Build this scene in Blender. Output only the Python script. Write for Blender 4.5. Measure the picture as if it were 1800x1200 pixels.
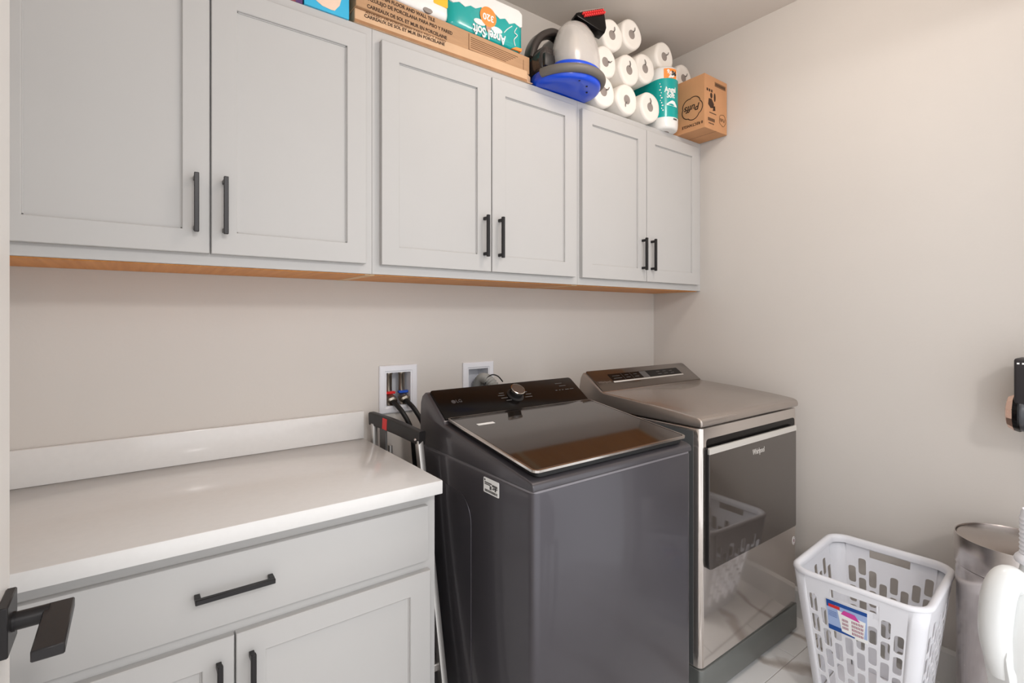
import bpy, bmesh, math, random
from mathutils import Vector, Matrix
random.seed(7)
S = bpy.context.scene
for o in list(bpy.data.objects): bpy.data.objects.remove(o)
C = S.collection

# ------------------------------------------------------------------ camera, light, exposure
cd = bpy.data.cameras.new('camera'); cam = bpy.data.objects.new('camera', cd); C.objects.link(cam)
cam.location = (-2.4417, -1.8873, 1.3724)
cam.rotation_euler = (math.pi/2, 0, -math.radians(36.6485))
cd.sensor_width = 36; cd.lens = 889.43/1800*36; cd.shift_y = -43.4/1800; cd.clip_start = .02
S.camera = cam
w = bpy.data.worlds.new('world'); S.world = w; w.use_nodes = True
w.node_tree.nodes['Background'].inputs[0].default_value = (.965, .98, 1, 1)
w.node_tree.nodes['Background'].inputs[1].default_value = 1.75

def area(name, loc, target, size, power, col, shape='DISK', spread=180):
    l = bpy.data.lights.new(name, 'AREA'); l.shape = shape; l.size = size; l.energy = power; l.color = col
    l.spread = math.radians(spread)
    o = bpy.data.objects.new(name, l); C.objects.link(o); o.location = loc
    o.rotation_euler = (Vector(target)-Vector(loc)).to_track_quat('-Z', 'Y').to_euler(); return o
pl_ = bpy.data.lights.new('ceiling_globe_light', 'POINT'); pl_.energy = 15.5; pl_.color = (1, .90, .81); pl_.shadow_soft_size = .14
po_ = bpy.data.objects.new('ceiling_globe_light', pl_); C.objects.link(po_); po_.location = (-.98, -1.22, 2.70)
area('hall_lamp_light', (-2.10, -3.10, 2.46), (-1.2, -.2, 1.2), .26, 15, (1, .96, .93))
S.view_settings.view_transform = 'Standard'; S.view_settings.look = 'None'
S.view_settings.exposure = .03; S.view_settings.gamma = 1; S.view_settings.use_curve_mapping = False

# ------------------------------------------------------------------ materials
def lin(c): return tuple((v/12.92 if v <= .04045 else ((v+.055)/1.055)**2.4) for v in [x/255 for x in c])
MATS = {}
def mat(name, rgb, rough=.5, metal=0, coat=0, var=.03, scale=8, bump=0, bscale=200, trans=0, alpha=1, rgb2=None, stretch=None, aniso=0, ior=1.45, spec=.5):
    if name in MATS: return MATS[name]
    m = bpy.data.materials.new(name); m.use_nodes = True; nt = m.node_tree; b = nt.nodes['Principled BSDF']
    c = lin(rgb); tc = nt.nodes.new('ShaderNodeTexCoord'); mp = nt.nodes.new('ShaderNodeMapping')
    nt.links.new(tc.outputs['Object'], mp.inputs[0])
    if stretch: mp.inputs['Scale'].default_value = stretch
    n = nt.nodes.new('ShaderNodeTexNoise'); n.inputs['Scale'].default_value = scale; n.inputs['Detail'].default_value = 4
    nt.links.new(mp.outputs[0], n.inputs[0])
    r = nt.nodes.new('ShaderNodeValToRGB'); r.color_ramp.elements[0].position = .3; r.color_ramp.elements[1].position = .7
    c2 = lin(rgb2) if rgb2 else tuple(min(1, v*(1+var)) for v in c)
    c1 = c if rgb2 else tuple(v*(1-var) for v in c)
    r.color_ramp.elements[0].color = (*c1, 1); r.color_ramp.elements[1].color = (*c2, 1)
    nt.links.new(n.outputs[0], r.inputs[0]); nt.links.new(r.outputs[0], b.inputs['Base Color'])
    b.inputs['Roughness'].default_value = rough; b.inputs['Metallic'].default_value = metal
    b.inputs['Coat Weight'].default_value = coat; b.inputs['Coat Roughness'].default_value = .06
    b.inputs['Transmission Weight'].default_value = trans; b.inputs['IOR'].default_value = ior; b.inputs['Alpha'].default_value = alpha
    b.inputs['Specular IOR Level'].default_value = spec
    if aniso: b.inputs['Anisotropic'].default_value = aniso
    if bump:
        n2 = nt.nodes.new('ShaderNodeTexNoise'); n2.inputs['Scale'].default_value = bscale; n2.inputs['Detail'].default_value = 3
        nt.links.new(mp.outputs[0], n2.inputs[0])
        bp = nt.nodes.new('ShaderNodeBump'); bp.inputs['Strength'].default_value = bump; bp.inputs['Distance'].default_value = .002
        nt.links.new(n2.outputs[0], bp.inputs['Height']); nt.links.new(bp.outputs[0], b.inputs['Normal'])
    MATS[name] = m; return m
M = {}
M['wall'] = mat('wall paint', (209, 203, 197), .75, var=.015, scale=2, bump=.12, bscale=90)
M['ceil'] = mat('ceiling paint', (212, 203, 195), .85, var=.01, scale=2, bump=.1, bscale=120)
M['trimw'] = mat('trim paint', (226, 224, 221), .4, var=.01)
M['doorw'] = mat('door paint', (226, 222, 217), .4, var=.01)
M['cab'] = mat('cabinet paint', (189, 187, 185), .6, var=.012, scale=3)
M['counter'] = mat('worktop solid white', (226, 224, 222), .16, var=.012, scale=60, coat=.25)
M['black'] = mat('black handle metal', (38, 36, 37), .38, metal=.3, var=.08)
M['blackgloss'] = mat('black gloss plastic', (15, 12, 11), .22, var=.05, spec=.25)
M['blackplastic'] = mat('black plastic', (34, 32, 32), .42, var=.06)
M['rubber'] = mat('black rubber', (18, 18, 19), .5, var=.1)
M['washer'] = mat('charcoal painted steel', (78, 75, 80), .36, metal=.55, var=.02, scale=3, coat=.25)
M['washcover'] = mat('charcoal cover', (78, 75, 79), .34, metal=.45, var=.02, coat=.25)
M['dryer'] = mat('chrome shadow steel', (206, 198, 192), .10, metal=.85, var=.02, scale=2, coat=.3)
M['dryertop'] = mat('dryer top steel', (168, 157, 149), .26, metal=.7, var=.02, coat=.3)
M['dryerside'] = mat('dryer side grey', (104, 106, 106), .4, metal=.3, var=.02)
M['plinth'] = mat('dryer plinth grey', (118, 120, 117), .35, metal=.4, var=.03)
M['dglass'] = mat('dark door glass', (70, 62, 57), .04, metal=.35, coat=1, var=.02)
M['lidglass'] = mat('tinted lid glass', (40, 33, 29), .05, metal=.12, coat=.55, var=.03, spec=.6)
M['chrome'] = mat('chrome', (205, 200, 196), .15, metal=1, var=.02)
M['steel'] = mat('brushed steel', (200, 192, 188), .26, metal=1, var=.06, scale=40, stretch=(30, 30, .5), aniso=.5)
M['alum'] = mat('aluminium', (196, 192, 188), .38, metal=.85, var=.04, scale=30, stretch=(20, 20, 1))
M['strip'] = mat('pale handle strip', (226, 222, 216), .25, metal=.5, var=.02)
M['white'] = mat('white plastic', (228, 228, 233), .4, var=.01)
M['whitesheer'] = mat('milky white plastic', (222, 223, 222), .32, var=.01, coat=.2)
M['print'] = mat('pale print', (196, 190, 184), .5)
M['ink'] = mat('black ink', (32, 24, 20), .6)
M['brownink'] = mat('brown ink', (62, 40, 26), .7)
M['inkpale'] = mat('faded brown ink', (128, 92, 62), .7)
M['whiteink'] = mat('white ink', (244, 244, 242), .5)
M['card'] = mat('cardboard', (186, 146, 110), .8, var=.06, scale=14, bump=.15, bscale=60, stretch=(1, 1, 6))
M['cardlight'] = mat('cardboard pale', (214, 176, 140), .8, var=.05, scale=14)
M['card2'] = mat('tissue carton cardboard', (198, 146, 104), .8, var=.05, scale=10, bump=.1, bscale=60)
M['wood'] = mat('maple veneer', (224, 152, 78), .5, rgb2=(206, 132, 60), scale=4, stretch=(16, .6, 1))
M['maple'] = mat('pale maple edge', (226, 186, 140), .5, var=.05)
M['teal'] = mat('teal film', (0, 164, 160), .25, var=.04, coat=.4, bump=.3, bscale=30)
M['whitefilm'] = mat('white film', (238, 236, 233), .28, var=.03, coat=.4, bump=.35, bscale=26)
M['orange'] = mat('orange print', (246, 146, 60), .35)
M['paper'] = mat('white paper towel', (240, 234, 226), .7, var=.03, scale=12, bump=.5, bscale=30, coat=.15)
M['core'] = mat('core hollow shade grey', (150, 140, 134), .9, var=.1)  # grey stands in for the shade inside the hollow rolls
M['blue'] = mat('blue plastic', (10, 74, 214), .28, coat=.3, var=.04)
M['clear'] = mat('clear tank plastic', (232, 226, 220), .18, alpha=.34, coat=.4)
M['hose'] = mat('grey ribbed hose', (112, 106, 100), .5, var=.05)
M['grey'] = mat('grey plastic', (88, 86, 85), .45)
M['greyhose'] = mat('pale grey drain hose', (152, 152, 148), .5)
M['green'] = mat('dark green print', (22, 76, 66), .35)
M['rust'] = mat('rust red print', (150, 62, 36), .35)
M['red'] = mat('red plastic', (216, 40, 40), .4)
M['redbristle'] = mat('red bristle', (236, 62, 62), .5)
M['bluehandle'] = mat('blue valve handle', (36, 84, 190), .4)
M['skyblue'] = mat('sky blue carton', (40, 170, 216), .35, coat=.3, rgb2=(64, 184, 224), scale=2)
M['darkblue'] = mat('dark blue print', (14, 74, 152), .35)
M['paleblue'] = mat('pale blue print', (164, 184, 224), .35)
M['magenta'] = mat('magenta print', (212, 70, 160), .4)
M['maroon'] = mat('maroon carton', (140, 70, 78), .5)
M['rose'] = mat('rose gold', (236, 200, 182), .22, metal=1, var=.03)
M['ceramic'] = mat('grout', (168, 162, 156), .85, var=.05)
M['brass'] = mat('nickel valve', (176, 166, 152), .3, metal=1, var=.06)
M['yellow'] = mat('yellow orange print', (250, 190, 48), .35)
M['pink'] = mat('skin tone print', (236, 206, 184), .6)

def marble():
    m = bpy.data.materials.new('marble tile'); m.use_nodes = True; nt = m.node_tree; b = nt.nodes['Principled BSDF']
    g = nt.nodes.new('ShaderNodeNewGeometry')
    n0 = nt.nodes.new('ShaderNodeTexNoise'); n0.inputs['Scale'].default_value = 2.2; n0.inputs['Detail'].default_value = 6
    nt.links.new(g.outputs['Position'], n0.inputs[0])
    mx = nt.nodes.new('ShaderNodeMix'); mx.data_type = 'VECTOR'; mx.inputs[0].default_value = .22
    nt.links.new(g.outputs['Position'], mx.inputs[4]); nt.links.new(n0.outputs['Color'], mx.inputs[5])
    wv = nt.nodes.new('ShaderNodeTexWave'); wv.inputs['Scale'].default_value = 1.3; wv.inputs['Distortion'].default_value = 9
    wv.inputs['Detail'].default_value = 5; nt.links.new(mx.outputs[1], wv.inputs[0])
    r = nt.nodes.new('ShaderNodeValToRGB'); e = r.color_ramp.elements
    e[0].position = 0; e[0].color = (*lin((180, 172, 166)), 1); e[1].position = .14; e[1].color = (*lin((228, 227, 226)), 1)
    x = e.new(.05); x.color = (*lin((206, 201, 197)), 1)
    nt.links.new(wv.outputs['Fac'], r.inputs[0]); nt.links.new(r.outputs[0], b.inputs['Base Color'])
    b.inputs['Roughness'].default_value = .16; return m
M['marble'] = marble()

# ------------------------------------------------------------------ mesh helpers
def add(bm, t):
    me = bpy.data.meshes.new('tmp'); t.to_mesh(me); t.free(); bm.from_mesh(me); bpy.data.meshes.remove(me)
def bx(bm, x0, x1, y0, y1, z0, z1, bev=0, seg=2, mtx=None):
    t = bmesh.new(); bmesh.ops.create_cube(t, size=1)
    for v in t.verts:
        v.co = Vector(((x0+x1)/2+v.co.x*(x1-x0), (y0+y1)/2+v.co.y*(y1-y0), (z0+z1)/2+v.co.z*(z1-z0)))
    if bev: bmesh.ops.bevel(t, geom=t.edges[:], offset=bev, segments=seg, affect='EDGES', profile=.5)
    if mtx: t.transform(mtx)
    add(bm, t)
def prism(bm, pts, axis, a, b, bev=0, seg=2, ang=25, mtx=None):
    t = bmesh.new()
    def p3(p, q): return {'x': (q, p[0], p[1]), 'y': (p[0], q, p[1]), 'z': (p[0], p[1], q)}[axis]
    va = [t.verts.new(p3(p, a)) for p in pts]; vb = [t.verts.new(p3(p, b)) for p in pts]
    t.faces.new(va); t.faces.new(vb[::-1])
    n = len(pts)
    for i in range(n): t.faces.new((va[i], vb[i], vb[(i+1) % n], va[(i+1) % n]))
    bmesh.ops.recalc_face_normals(t, faces=t.faces[:])
    if bev:
        es = [e for e in t.edges if len(e.link_faces) == 2 and e.calc_face_angle(0) > math.radians(ang)]
        bmesh.ops.bevel(t, geom=es, offset=bev, segments=seg, affect='EDGES', profile=.5, clamp_overlap=True)
    if mtx: t.transform(mtx)
    add(bm, t)
def rr(x0, x1, y0, y1, r, n=5):
    if not isinstance(r, (list, tuple)): r = [r]*4
    out = []
    for (cx, cy, a, q) in ((x1-r[0], y1-r[0], 0, r[0]), (x0+r[1], y1-r[1], 90, r[1]), (x0+r[2], y0+r[2], 180, r[2]), (x1-r[3], y0+r[3], 270, r[3])):
        for i in range(n+1):
            t = math.radians(a+90*i/n); out.append((cx+q*math.cos(t), cy+q*math.sin(t)))
    return out
def ell(cx, cy, rx, ry, n=24, a0=0, a1=360):
    return [(cx+rx*math.cos(math.radians(a0+(a1-a0)*i/n)), cy+ry*math.sin(math.radians(a0+(a1-a0)*i/n))) for i in range(n)]
def lathe(bm, prof, mtx=None, seg=32, sx=1, sy=1, closed=False):
    t = bmesh.new(); rings = []
    for r, z in prof:
        if r < 1e-6: rings.append([t.verts.new((0, 0, z))])
        else: rings.append([t.verts.new((sx*r*math.cos(2*math.pi*i/seg), sy*r*math.sin(2*math.pi*i/seg), z)) for i in range(seg)])
    pairs = list(zip(rings, rings[1:])) + ([(rings[-1], rings[0])] if closed else [])
    for A, B in pairs:
        for i in range(seg):
            j = (i+1) % seg
            if len(A) == 1 and len(B) == 1: continue
            if len(A) == 1: t.faces.new((A[0], B[j], B[i]))
            elif len(B) == 1: t.faces.new((A[i], A[j], B[0]))
            else: t.faces.new((A[i], A[j], B[j], B[i]))
    bmesh.ops.recalc_face_normals(t, faces=t.faces[:])
    if mtx: t.transform(mtx)
    add(bm, t)
def cat(pts, n=8, closed=False):
    P = [Vector(p) for p in pts]; out = []; N = len(P); rng = range(N if closed else N-1)
    for i in rng:
        if closed: p0, p1, p2, p3 = P[i-1], P[i], P[(i+1) % N], P[(i+2) % N]
        else: p0, p1, p2, p3 = P[max(i-1, 0)], P[i], P[i+1], P[min(i+2, N-1)]
        for k in range(n):
            t = k/n
            out.append(.5*((2*p1)+(-p0+p2)*t+(2*p0-5*p1+4*p2-p3)*t*t+(-p0+3*p1-3*p2+p3)*t**3))
    if not closed: out.append(P[-1])
    return out
def tube(bm, pts, r, seg=12, closed=False, sec=None, up=None):
    """sweep a circle (radius r: number or function of index) or section sec [(a,b)] along pts"""
    t = bmesh.new(); N = len(pts); rings = []; nrm = None
    for i, p in enumerate(pts):
        if closed: d = pts[(i+1) % N]-pts[i-1]
        else: d = pts[min(i+1, N-1)]-pts[max(i-1, 0)]
        d.normalize()
        if up is not None:
            nrm = Vector(up)-d*Vector(up).dot(d); nrm.normalize()
        elif nrm is None:
            a = Vector((0, 0, 1)) if abs(d.z) < .9 else Vector((1, 0, 0)); nrm = d.cross(a).normalized()
        else:
            nrm = (nrm-d*nrm.dot(d)).normalized()
        bn = d.cross(nrm)
        q = r(i) if callable(r) else r
        if sec: rings.append([t.verts.new(p+bn*a+nrm*b) for a, b in sec])
        else: rings.append([t.verts.new(p+q*(nrm*math.cos(2*math.pi*k/seg)+bn*math.sin(2*math.pi*k/seg))) for k in range(seg)])
    n = len(rings[0])
    for i in range(N if closed else N-1):
        A, B = rings[i], rings[(i+1) % N]
        for k in range(n): t.faces.new((A[k], A[(k+1) % n], B[(k+1) % n], B[k]))
    if not closed: t.faces.new(rings[0][::-1]); t.faces.new(rings[-1])
    bmesh.ops.recalc_face_normals(t, faces=t.faces[:])
    add(bm, t)
def frame_mtx(o, x, y):
    x = Vector(x).normalized(); y = Vector(y); z = x.cross(y).normalized(); y = z.cross(x)
    return Matrix(((x.x, y.x, z.x, o[0]), (x.y, y.y, z.y, o[1]), (x.z, y.z, z.z, o[2]), (0, 0, 0, 1)))
BASE = {}
def obj(name, bm, m, parent=None, smooth=40, base=None):
    me = bpy.data.meshes.new(name)
    b = BASE[parent.name] if parent else Vector(base if base else (0, 0, 0))
    for v in bm.verts: v.co -= b
    bm.to_mesh(me); bm.free()
    me.materials.append(m)
    if smooth:
        me.polygons.foreach_set('use_smooth', [True]*len(me.polygons)); me.set_sharp_from_angle(angle=math.radians(smooth))
    o = bpy.data.objects.new(name, me); C.objects.link(o)
    if parent: o.parent = parent
    else: o.location = b
    BASE[o.name] = Vector(b); return o
def tag(o, label, cat_, group=None):
    o['label'] = label; o['category'] = cat_
    if group: o['group'] = group
    return o
def thing(name, base, label, cat_, group=None):
    o = bpy.data.objects.new(name, None); C.objects.link(o); o.location = base; o.empty_display_size = .05
    BASE[o.name] = Vector(base); return tag(o, label, cat_, group)
def struct(name, bm, m, smooth=0, parent=None):
    o = obj(name, bm, m, parent, smooth)
    if not parent: o['kind'] = 'structure'
    return o
def nb(): return bmesh.new()
def one(fn, *a, **k):
    b = nb(); fn(b, *a, **k); return b
def text(name, body, size, m, parent, o, x, y, depth=.0004, align='CENTER', sx=1, bold=0, shear=0, wrap=None):
    cu = bpy.data.curves.new('t', 'FONT'); cu.body = body; cu.size = size; cu.align_x = align; cu.align_y = 'CENTER'
    cu.extrude = depth; cu.offset = bold; cu.shear = shear; cu.resolution_u = 3; cu.space_line = .8
    to = bpy.data.objects.new('t', cu); C.objects.link(to)
    dg = bpy.context.evaluated_depsgraph_get(); me = bpy.data.meshes.new_from_object(to.evaluated_get(dg))
    bpy.data.objects.remove(to); bpy.data.curves.remove(cu)
    b = nb(); b.from_mesh(me); bpy.data.meshes.remove(me)
    for v in b.verts: v.co.x *= sx
    if wrap: 
        bmesh.ops.subdivide_edges(b, edges=[e for e in b.edges if e.calc_length() > .02], cuts=2)
        for v in b.verts: v.co = wrap(v.co)
    else: b.transform(frame_mtx(o, x, y))
    return obj(name, b, m, parent, 0)
RX, UZ = (1, 0, 0), (0, 0, 1)

# ------------------------------------------------------------------ the room
XL, YF, ZC = -2.775, -1.82, 2.827
HY = -1.95                                            # unseen shell stops here so world light enters the opening
def wall_with_holes(bm, xs, zs, holes, y0, y1):
    for i in range(len(xs)-1):
        for k in range(len(zs)-1):
            cx, cz = (xs[i]+xs[i+1])/2, (zs[k]+zs[k+1])/2
            if any(h[0] < cx < h[1] and h[2] < cz < h[3] for h in holes): continue
            bx(bm, xs[i], xs[i+1], y0, y1, zs[k], zs[k+1])
B1 = (-1.683, -1.523, .993, 1.181); B2 = (-1.306, -1.146, .985, 1.173)
bd = .028
H1 = (B1[0]+bd, B1[1]-bd, B1[2]+bd, B1[3]-bd); H2 = (B2[0]+bd, B2[1]-bd, B2[2]+bd, B2[3]-bd)
b = nb()
wall_with_holes(b, [XL-.1, H1[0], H1[1], H2[0], H2[1], .1], sorted({-.02, H1[2], H1[3], H2[2], H2[3], ZC+.02}), [H1, H2], 0, .1)
bmesh.ops.remove_doubles(b, verts=b.verts[:], dist=1e-5)
struct('wall_back', b, M['wall'])
struct('wall_right', one(bx, 0, .1, HY, 0, -.02, ZC+.02), M['wall'])
struct('wall_left', one(bx, XL-.1, XL, HY, 0, -.02, ZC+.02), M['wall'])
b = nb(); bx(b, XL, -2.66, YF-.12, YF, -.02, ZC); bx(b, -.20, 0, YF-.12, YF, -.02, ZC); bx(b, -2.66, -.20, YF-.12, YF, 2.46, ZC)
struct('wall_front', b, M['wall'])
struct('ceiling', one(bx, XL-.1, .1, HY-.1, .1, ZC, ZC+.1), M['ceil'])
fl = struct('floor', one(bx, XL-.1, .1, HY-.1, .1, -.1, -.003), M['ceramic'])
tm = {}
k = 0
y = -.930+.3075*3
row = 0
while y > -2.7:
    x = -.610 + (.3065 if row % 2 == 0 else 0)
    while x > XL-.6: x -= .613
    while x < 0:
        x0, x1, y0, y1 = max(x+.0015, XL), min(x+.6115, 0), y-.306, min(y-.0015, 0)
        if x1-x0 > .02:
            t = one(bx, x0, x1, y0, y1, -.02, 0, .0012, 1)
            obj('tile', t, M['marble'], fl, 30)
        x += .613
    y -= .3075; row += 1
def baseboard(name, pts, axis, a, b_): struct(name, one(prism, pts, axis, a, b_), M['trimw'], 30)
baseboard('baseboard_right', [(-.001, 0), (-.014, 0), (-.014, .118), (-.009, .126), (-.006, .132), (-.001, .132)], 'y', YF, -.001)
baseboard('baseboard_back', [(-.001, 0), (-.014, 0), (-.014, .118), (-.009, .126), (-.006, .132), (-.001, .132)], 'x', -1.745, -.016)

# door leaf at the left edge, opened into the room
dr = thing('door_1', (-2.60, -1.30, 0), 'white door leaf standing open at the left edge of the photo', 'door'); dr['kind'] = 'structure'; del dr['category']
obj('panel', one(bx, -2.617, -2.582, -1.80, -.905, .012, 2.42, .002, 1), M['doorw'], dr)
hd = obj('handle_plate', one(bx, -2.582, -2.571, -.995, -.930, .940, 1.005, .0015, 1), M['black'], dr); hd['label'] = 'square black rose of the door lever'
b = nb(); lathe(b, [(0, 0), (.0125, 0), (.0125, .003), (.0115, .003), (.0115, .036), (0, .036)], frame_mtx((-2.571, -.9625, .972), (0, 1, 0), (0, 0, 1)) if False else Matrix.Translation((-2.571, -.9625, .972)) @ Matrix.Rotation(math.pi/2, 4, 'Y'), 20)
obj('lever_neck', b, M['black'], dr)
b = nb(); bx(b, -2.541, -2.510, -1.075, -.950, .966, .980, .0015, 1)
lv = obj('lever', b, M['black'], dr)
obj('latch_plate', one(bx, -2.612, -2.588, -.9052, -.9035, .93, 1.02), M['black'], dr)

# ------------------------------------------------------------------ cabinets
def bar_handle(c, axis, L, out, parent):
    """square bar pull: c = middle of bar front at the door face, posts reach the face"""
    b = nb(); h = L/2; t = .0055
    x, y, z = c
    if axis == 'z':
        bx(b, x-t, x+t, y-out, y-out+.011, z-h, z+h, .0012, 1)
        for s in (-1, 1): bx(b, x-t, x+t, y-out+.010, y+.0002, z+s*(h-.0115) - .0001-.0055*0-.0055, z+s*(h-.0115)+.0055, .0008, 1)
    else:
        bx(b, x-h, x+h, y-out, y-out+.011, z-t, z+t, .0012, 1)
        for s in (-1, 1): bx(b, x+s*(h-.0055)-t, x+s*(h-.0055)+t, y-out+.010, y+.0002, z-t, z+t, .0008, 1)
    return obj('handle', b, M['black'], parent)
def shaker(x0, x1, z0, z1, y, parent, st=.061, hx=None, hz=None):
    """door frame with its front at y, 20 mm thick, and a sunk panel"""
    b = nb(); yb = y+.020
    c_ = .0015; ix0, ix1, iz0, iz1 = x0+st, x1-st, z0+st, z1-st+.004
    loops = []
    for (a0, a1, c0, c1, yy) in ((ix0, ix1, iz0, iz1, yb), (x0, x1, z0, z1, yb), (x0, x1, z0, z1, y+c_), (x0+c_, x1-c_, z0+c_, z1-c_, y), (ix0-c_, ix1+c_, iz0-c_, iz1+c_, y), (ix0, ix1, iz0, iz1, y+c_)):
        loops.append([b.verts.new(p) for p in ((a0, yy, c0), (a1, yy, c0), (a1, yy, c1), (a0, yy, c1))])
    for i in range(6):
        A_, Bq = loops[i], loops[(i+1) % 6]
        for q in range(4): b.faces.new((A_[q], A_[(q+1) % 4], Bq[(q+1) % 4], Bq[q]))
    bmesh.ops.recalc_face_normals(b, faces=b.faces[:])
    d = obj('door', b, M['cab'], parent)
    b = nb(); bx(b, x0+st-.004, x1-st+.004, y+.009, y+.016, z0+st-.004, z1-st+.008)
    for a0, a1, c0, c1 in ((x0+st-.001, x0+st+.003, z0+st, z1-st+.004), (x1-st-.003, x1-st+.001, z0+st, z1-st+.004), (x0+st, x1-st, z0+st-.001, z0+st+.003), (x0+st, x1-st, z1-st+.001, z1-st+.005)):
        bx(b, a0, a1, y+.0065, y+.010, c0, c1)
    obj('door_panel', b, M['cab'], d, 30)
    if hx is not None: bar_handle((hx, y, hz), 'z', .153, .032, d)
    return d
UF, UZ0, UZ1 = -.306, 1.511, 2.302
def wall_cab(x0, x1, d, label):
    t = thing('wall_cabinet', ((x0+x1)/2, 0, UZ0), label, 'cabinet', 'grey wall cabinets above the laundry machines')
    b = nb(); e = .0006
    bx(b, x0+e, x1-e, UF, UF+.019, UZ0, UZ1)                                  # face frame as one board behind doors
    bx(b, x0+e, x0+.016, UF+.018, -.001, UZ0+.003, UZ1); bx(b, x1-.016, x1-e, UF+.018, -.001, UZ0+.003, UZ1)
    bx(b, x0+.015, x1-.015, UF+.018, -.001, UZ1-.016, UZ1-.0004)
    obj('carcass', b, M['cab'], t, 0)
    obj('bottom_panel', one(bx, x0+.0165, x1-.0165, UF+.0195, -.0015, UZ0-.003, UZ0+.014), M['wood'], t, 0)
    for a0, a1 in ((x0+e, x0+.016), (x1-.016, x1-e)): obj('side_edging', one(bx, a0, a1, UF+.0195, -.0015, UZ0-.004, UZ0+.0025), M['maple'], t, 0)
    for i, (a0, a1) in enumerate(d):
        mid = (d[0][1]+d[1][0])/2
        shaker(a0, a1, 1.541, 2.268, UF-.0205, t, .061, mid+(-.0335 if i == 0 else .0335), 1.669)
    return t
wall_cab(-2.735, -1.829, [(-2.708, -2.2840), (-2.2795, -1.855)], 'grey two-door wall cabinet above the white worktop, nearest the open door')
wall_cab(-1.829, -.914, [(-1.804, -1.3765), (-1.372, -.943)], 'grey two-door wall cabinet above the washer, middle of the three')
wall_cab(-.914, -.001, [(-.903, -.4765), (-.472, -.042)], 'grey two-door wall cabinet above the dryer, in the corner at the right wall')
struct('trim_1', one(bx, XL, -2.7352, UF+.002, UF+.02, UZ0, UZ1), M['cab'])

bc = thing('base_cabinet', (-2.26, 0, 0), 'grey base cabinet with one wide drawer over two doors', 'cabinet')
b = nb(); bx(b, XL+.001, -1.748, -.5795, -.001, .10, .875); bx(b, XL+.001, -1.748, -.52, -.001, 0, .101)
obj('carcass', b, M['cab'], bc, 0)
dw = obj('drawer', one(bx, -2.745, -1.777, -.600, -.580, .685, .840, .003, 2), M['cab'], bc)
bar_handle((-2.262, -.600, .766), 'x', .157, .032, dw)
shaker(-2.751, -2.2635, .115, .656, -.600, bc, .062, -2.294, .537)
shaker(-2.2595, -1.771, .115, .656, -.600, bc, .062, -2.2285, .537)

wt = thing('worktop', (-2.26, 0, .876), 'white worktop slab with low backsplash on the base cabinet', 'worktop')
obj('slab', one(bx, XL+.001, -1.7495, -.632, -.001, .876, .914, .003, 2), M['counter'], wt)
obj('backsplash', one(bx, XL+.001, -1.7495, -.021, -.001, .9141, 1.016, .002, 2), M['counter'], wt)

# ------------------------------------------------------------------ outlet boxes in the back wall
def outlet_box(B, H, label):
    t = thing('outlet_box', ((B[0]+B[1])/2, 0, B[2]), label, 'outlet box', 'white recessed laundry outlet boxes')
    b = nb()
    o = [(B[0], B[2]), (B[1], B[2]), (B[1], B[3]), (B[0], B[3])]; i = [(H[0]+.001, H[2]+.001), (H[1]-.001, H[2]+.001), (H[1]-.001, H[3]-.001), (H[0]+.001, H[3]-.001)]
    def ring(ps, y): return [b.verts.new((p[0], y, p[1])) for p in ps]
    def sc(ps, d): return [(ps[0][0]+d, ps[0][1]+d), (ps[1][0]-d, ps[1][1]+d), (ps[2][0]-d, ps[2][1]-d), (ps[3][0]+d, ps[3][1]-d)]
    rs = [ring(o, -.0008), ring(o, -.006), ring(sc(o, .004), -.009), ring(sc(i, -.008), -.009), ring(sc(i, -.004), -.006), ring(i, -.006), ring(i, .075)]
    for A, B_ in zip(rs, rs[1:]):
        for q in range(4): b.faces.new((A[q], A[(q+1) % 4], B_[(q+1) % 4], B_[q]))
    b.faces.new(rs[-1])
    bmesh.ops.recalc_face_normals(b, faces=b.faces[:])
    f = obj('box_frame', b, M['white'], t, 0)
    return t
o1 = outlet_box(B1, H1, 'white recessed water outlet box with hot and cold valves')
for x, m, nm in ((-1.630, 'red', 'hot'), (-1.575, 'bluehandle', 'cold')):
    v = obj('valve', one(lathe, [(0, 0), (.013, 0), (.013, .075), (.0145, .077), (.0145, .083), (0, .083)], Matrix.Translation((x, .030, 1.066)), 16), M['brass'], o1)
    b = nb(); lathe(b, [(0, 0), (.020, 0), (.020, .010), (.0225, .012), (.0225, .030), (.015, .036), (.0, .036)], Matrix.Translation((x, .022, 1.050)) @ Matrix.Rotation(math.radians(115), 4, 'X'), 8)
    lathe(b, [(0, -.02), (.012, -.02), (.012, .03), (0, .03)], Matrix.Translation((x, .03, 1.05)), 12)
    obj('coupling', b, M['brass'], v)
    obj('valve_handle', one(bx, x-.020, x+.020, .008, .026, 1.066, 1.076, .002, 1), M[m], v)['label'] = m.replace('handle', '')+' valve lever'
for x, lab, e in ((-1.630, 'black hose from the hot valve down behind the washer', (-1.56, -.05)), (-1.575, 'black hose from the cold valve down behind the washer', (-1.505, -.05))):
    h = one(tube, cat([(x, .012, 1.045), (x+.004, -.012, 1.036), (x+.022, -.055, 1.00), (x+.045, -.085, .93), (x+.055, -.095, .80), (e[0]+.01, -.10, .60), (e[0]+.03, -.12, .40)], 8), .0095, 12)
    tag(obj('water_hose', h, M['rubber'], base=(x, 0, .40)), lab, 'hose', 'black water hoses')
o2 = outlet_box(B2, H2, 'white recessed drain outlet box above the washer panel')
def drain():
    pts = cat([(-1.205, .045, 1.00), (-1.205, .035, 1.06), (-1.205, -.002, 1.098), (-1.200, -.05, 1.092), (-1.19, -.09, 1.05), (-1.18, -.11, .95), (-1.18, -.12, .7)], 20)
    return one(tube, pts, lambda i: .0215+.0030*math.cos(i*2*math.pi/4), 18)
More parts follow.
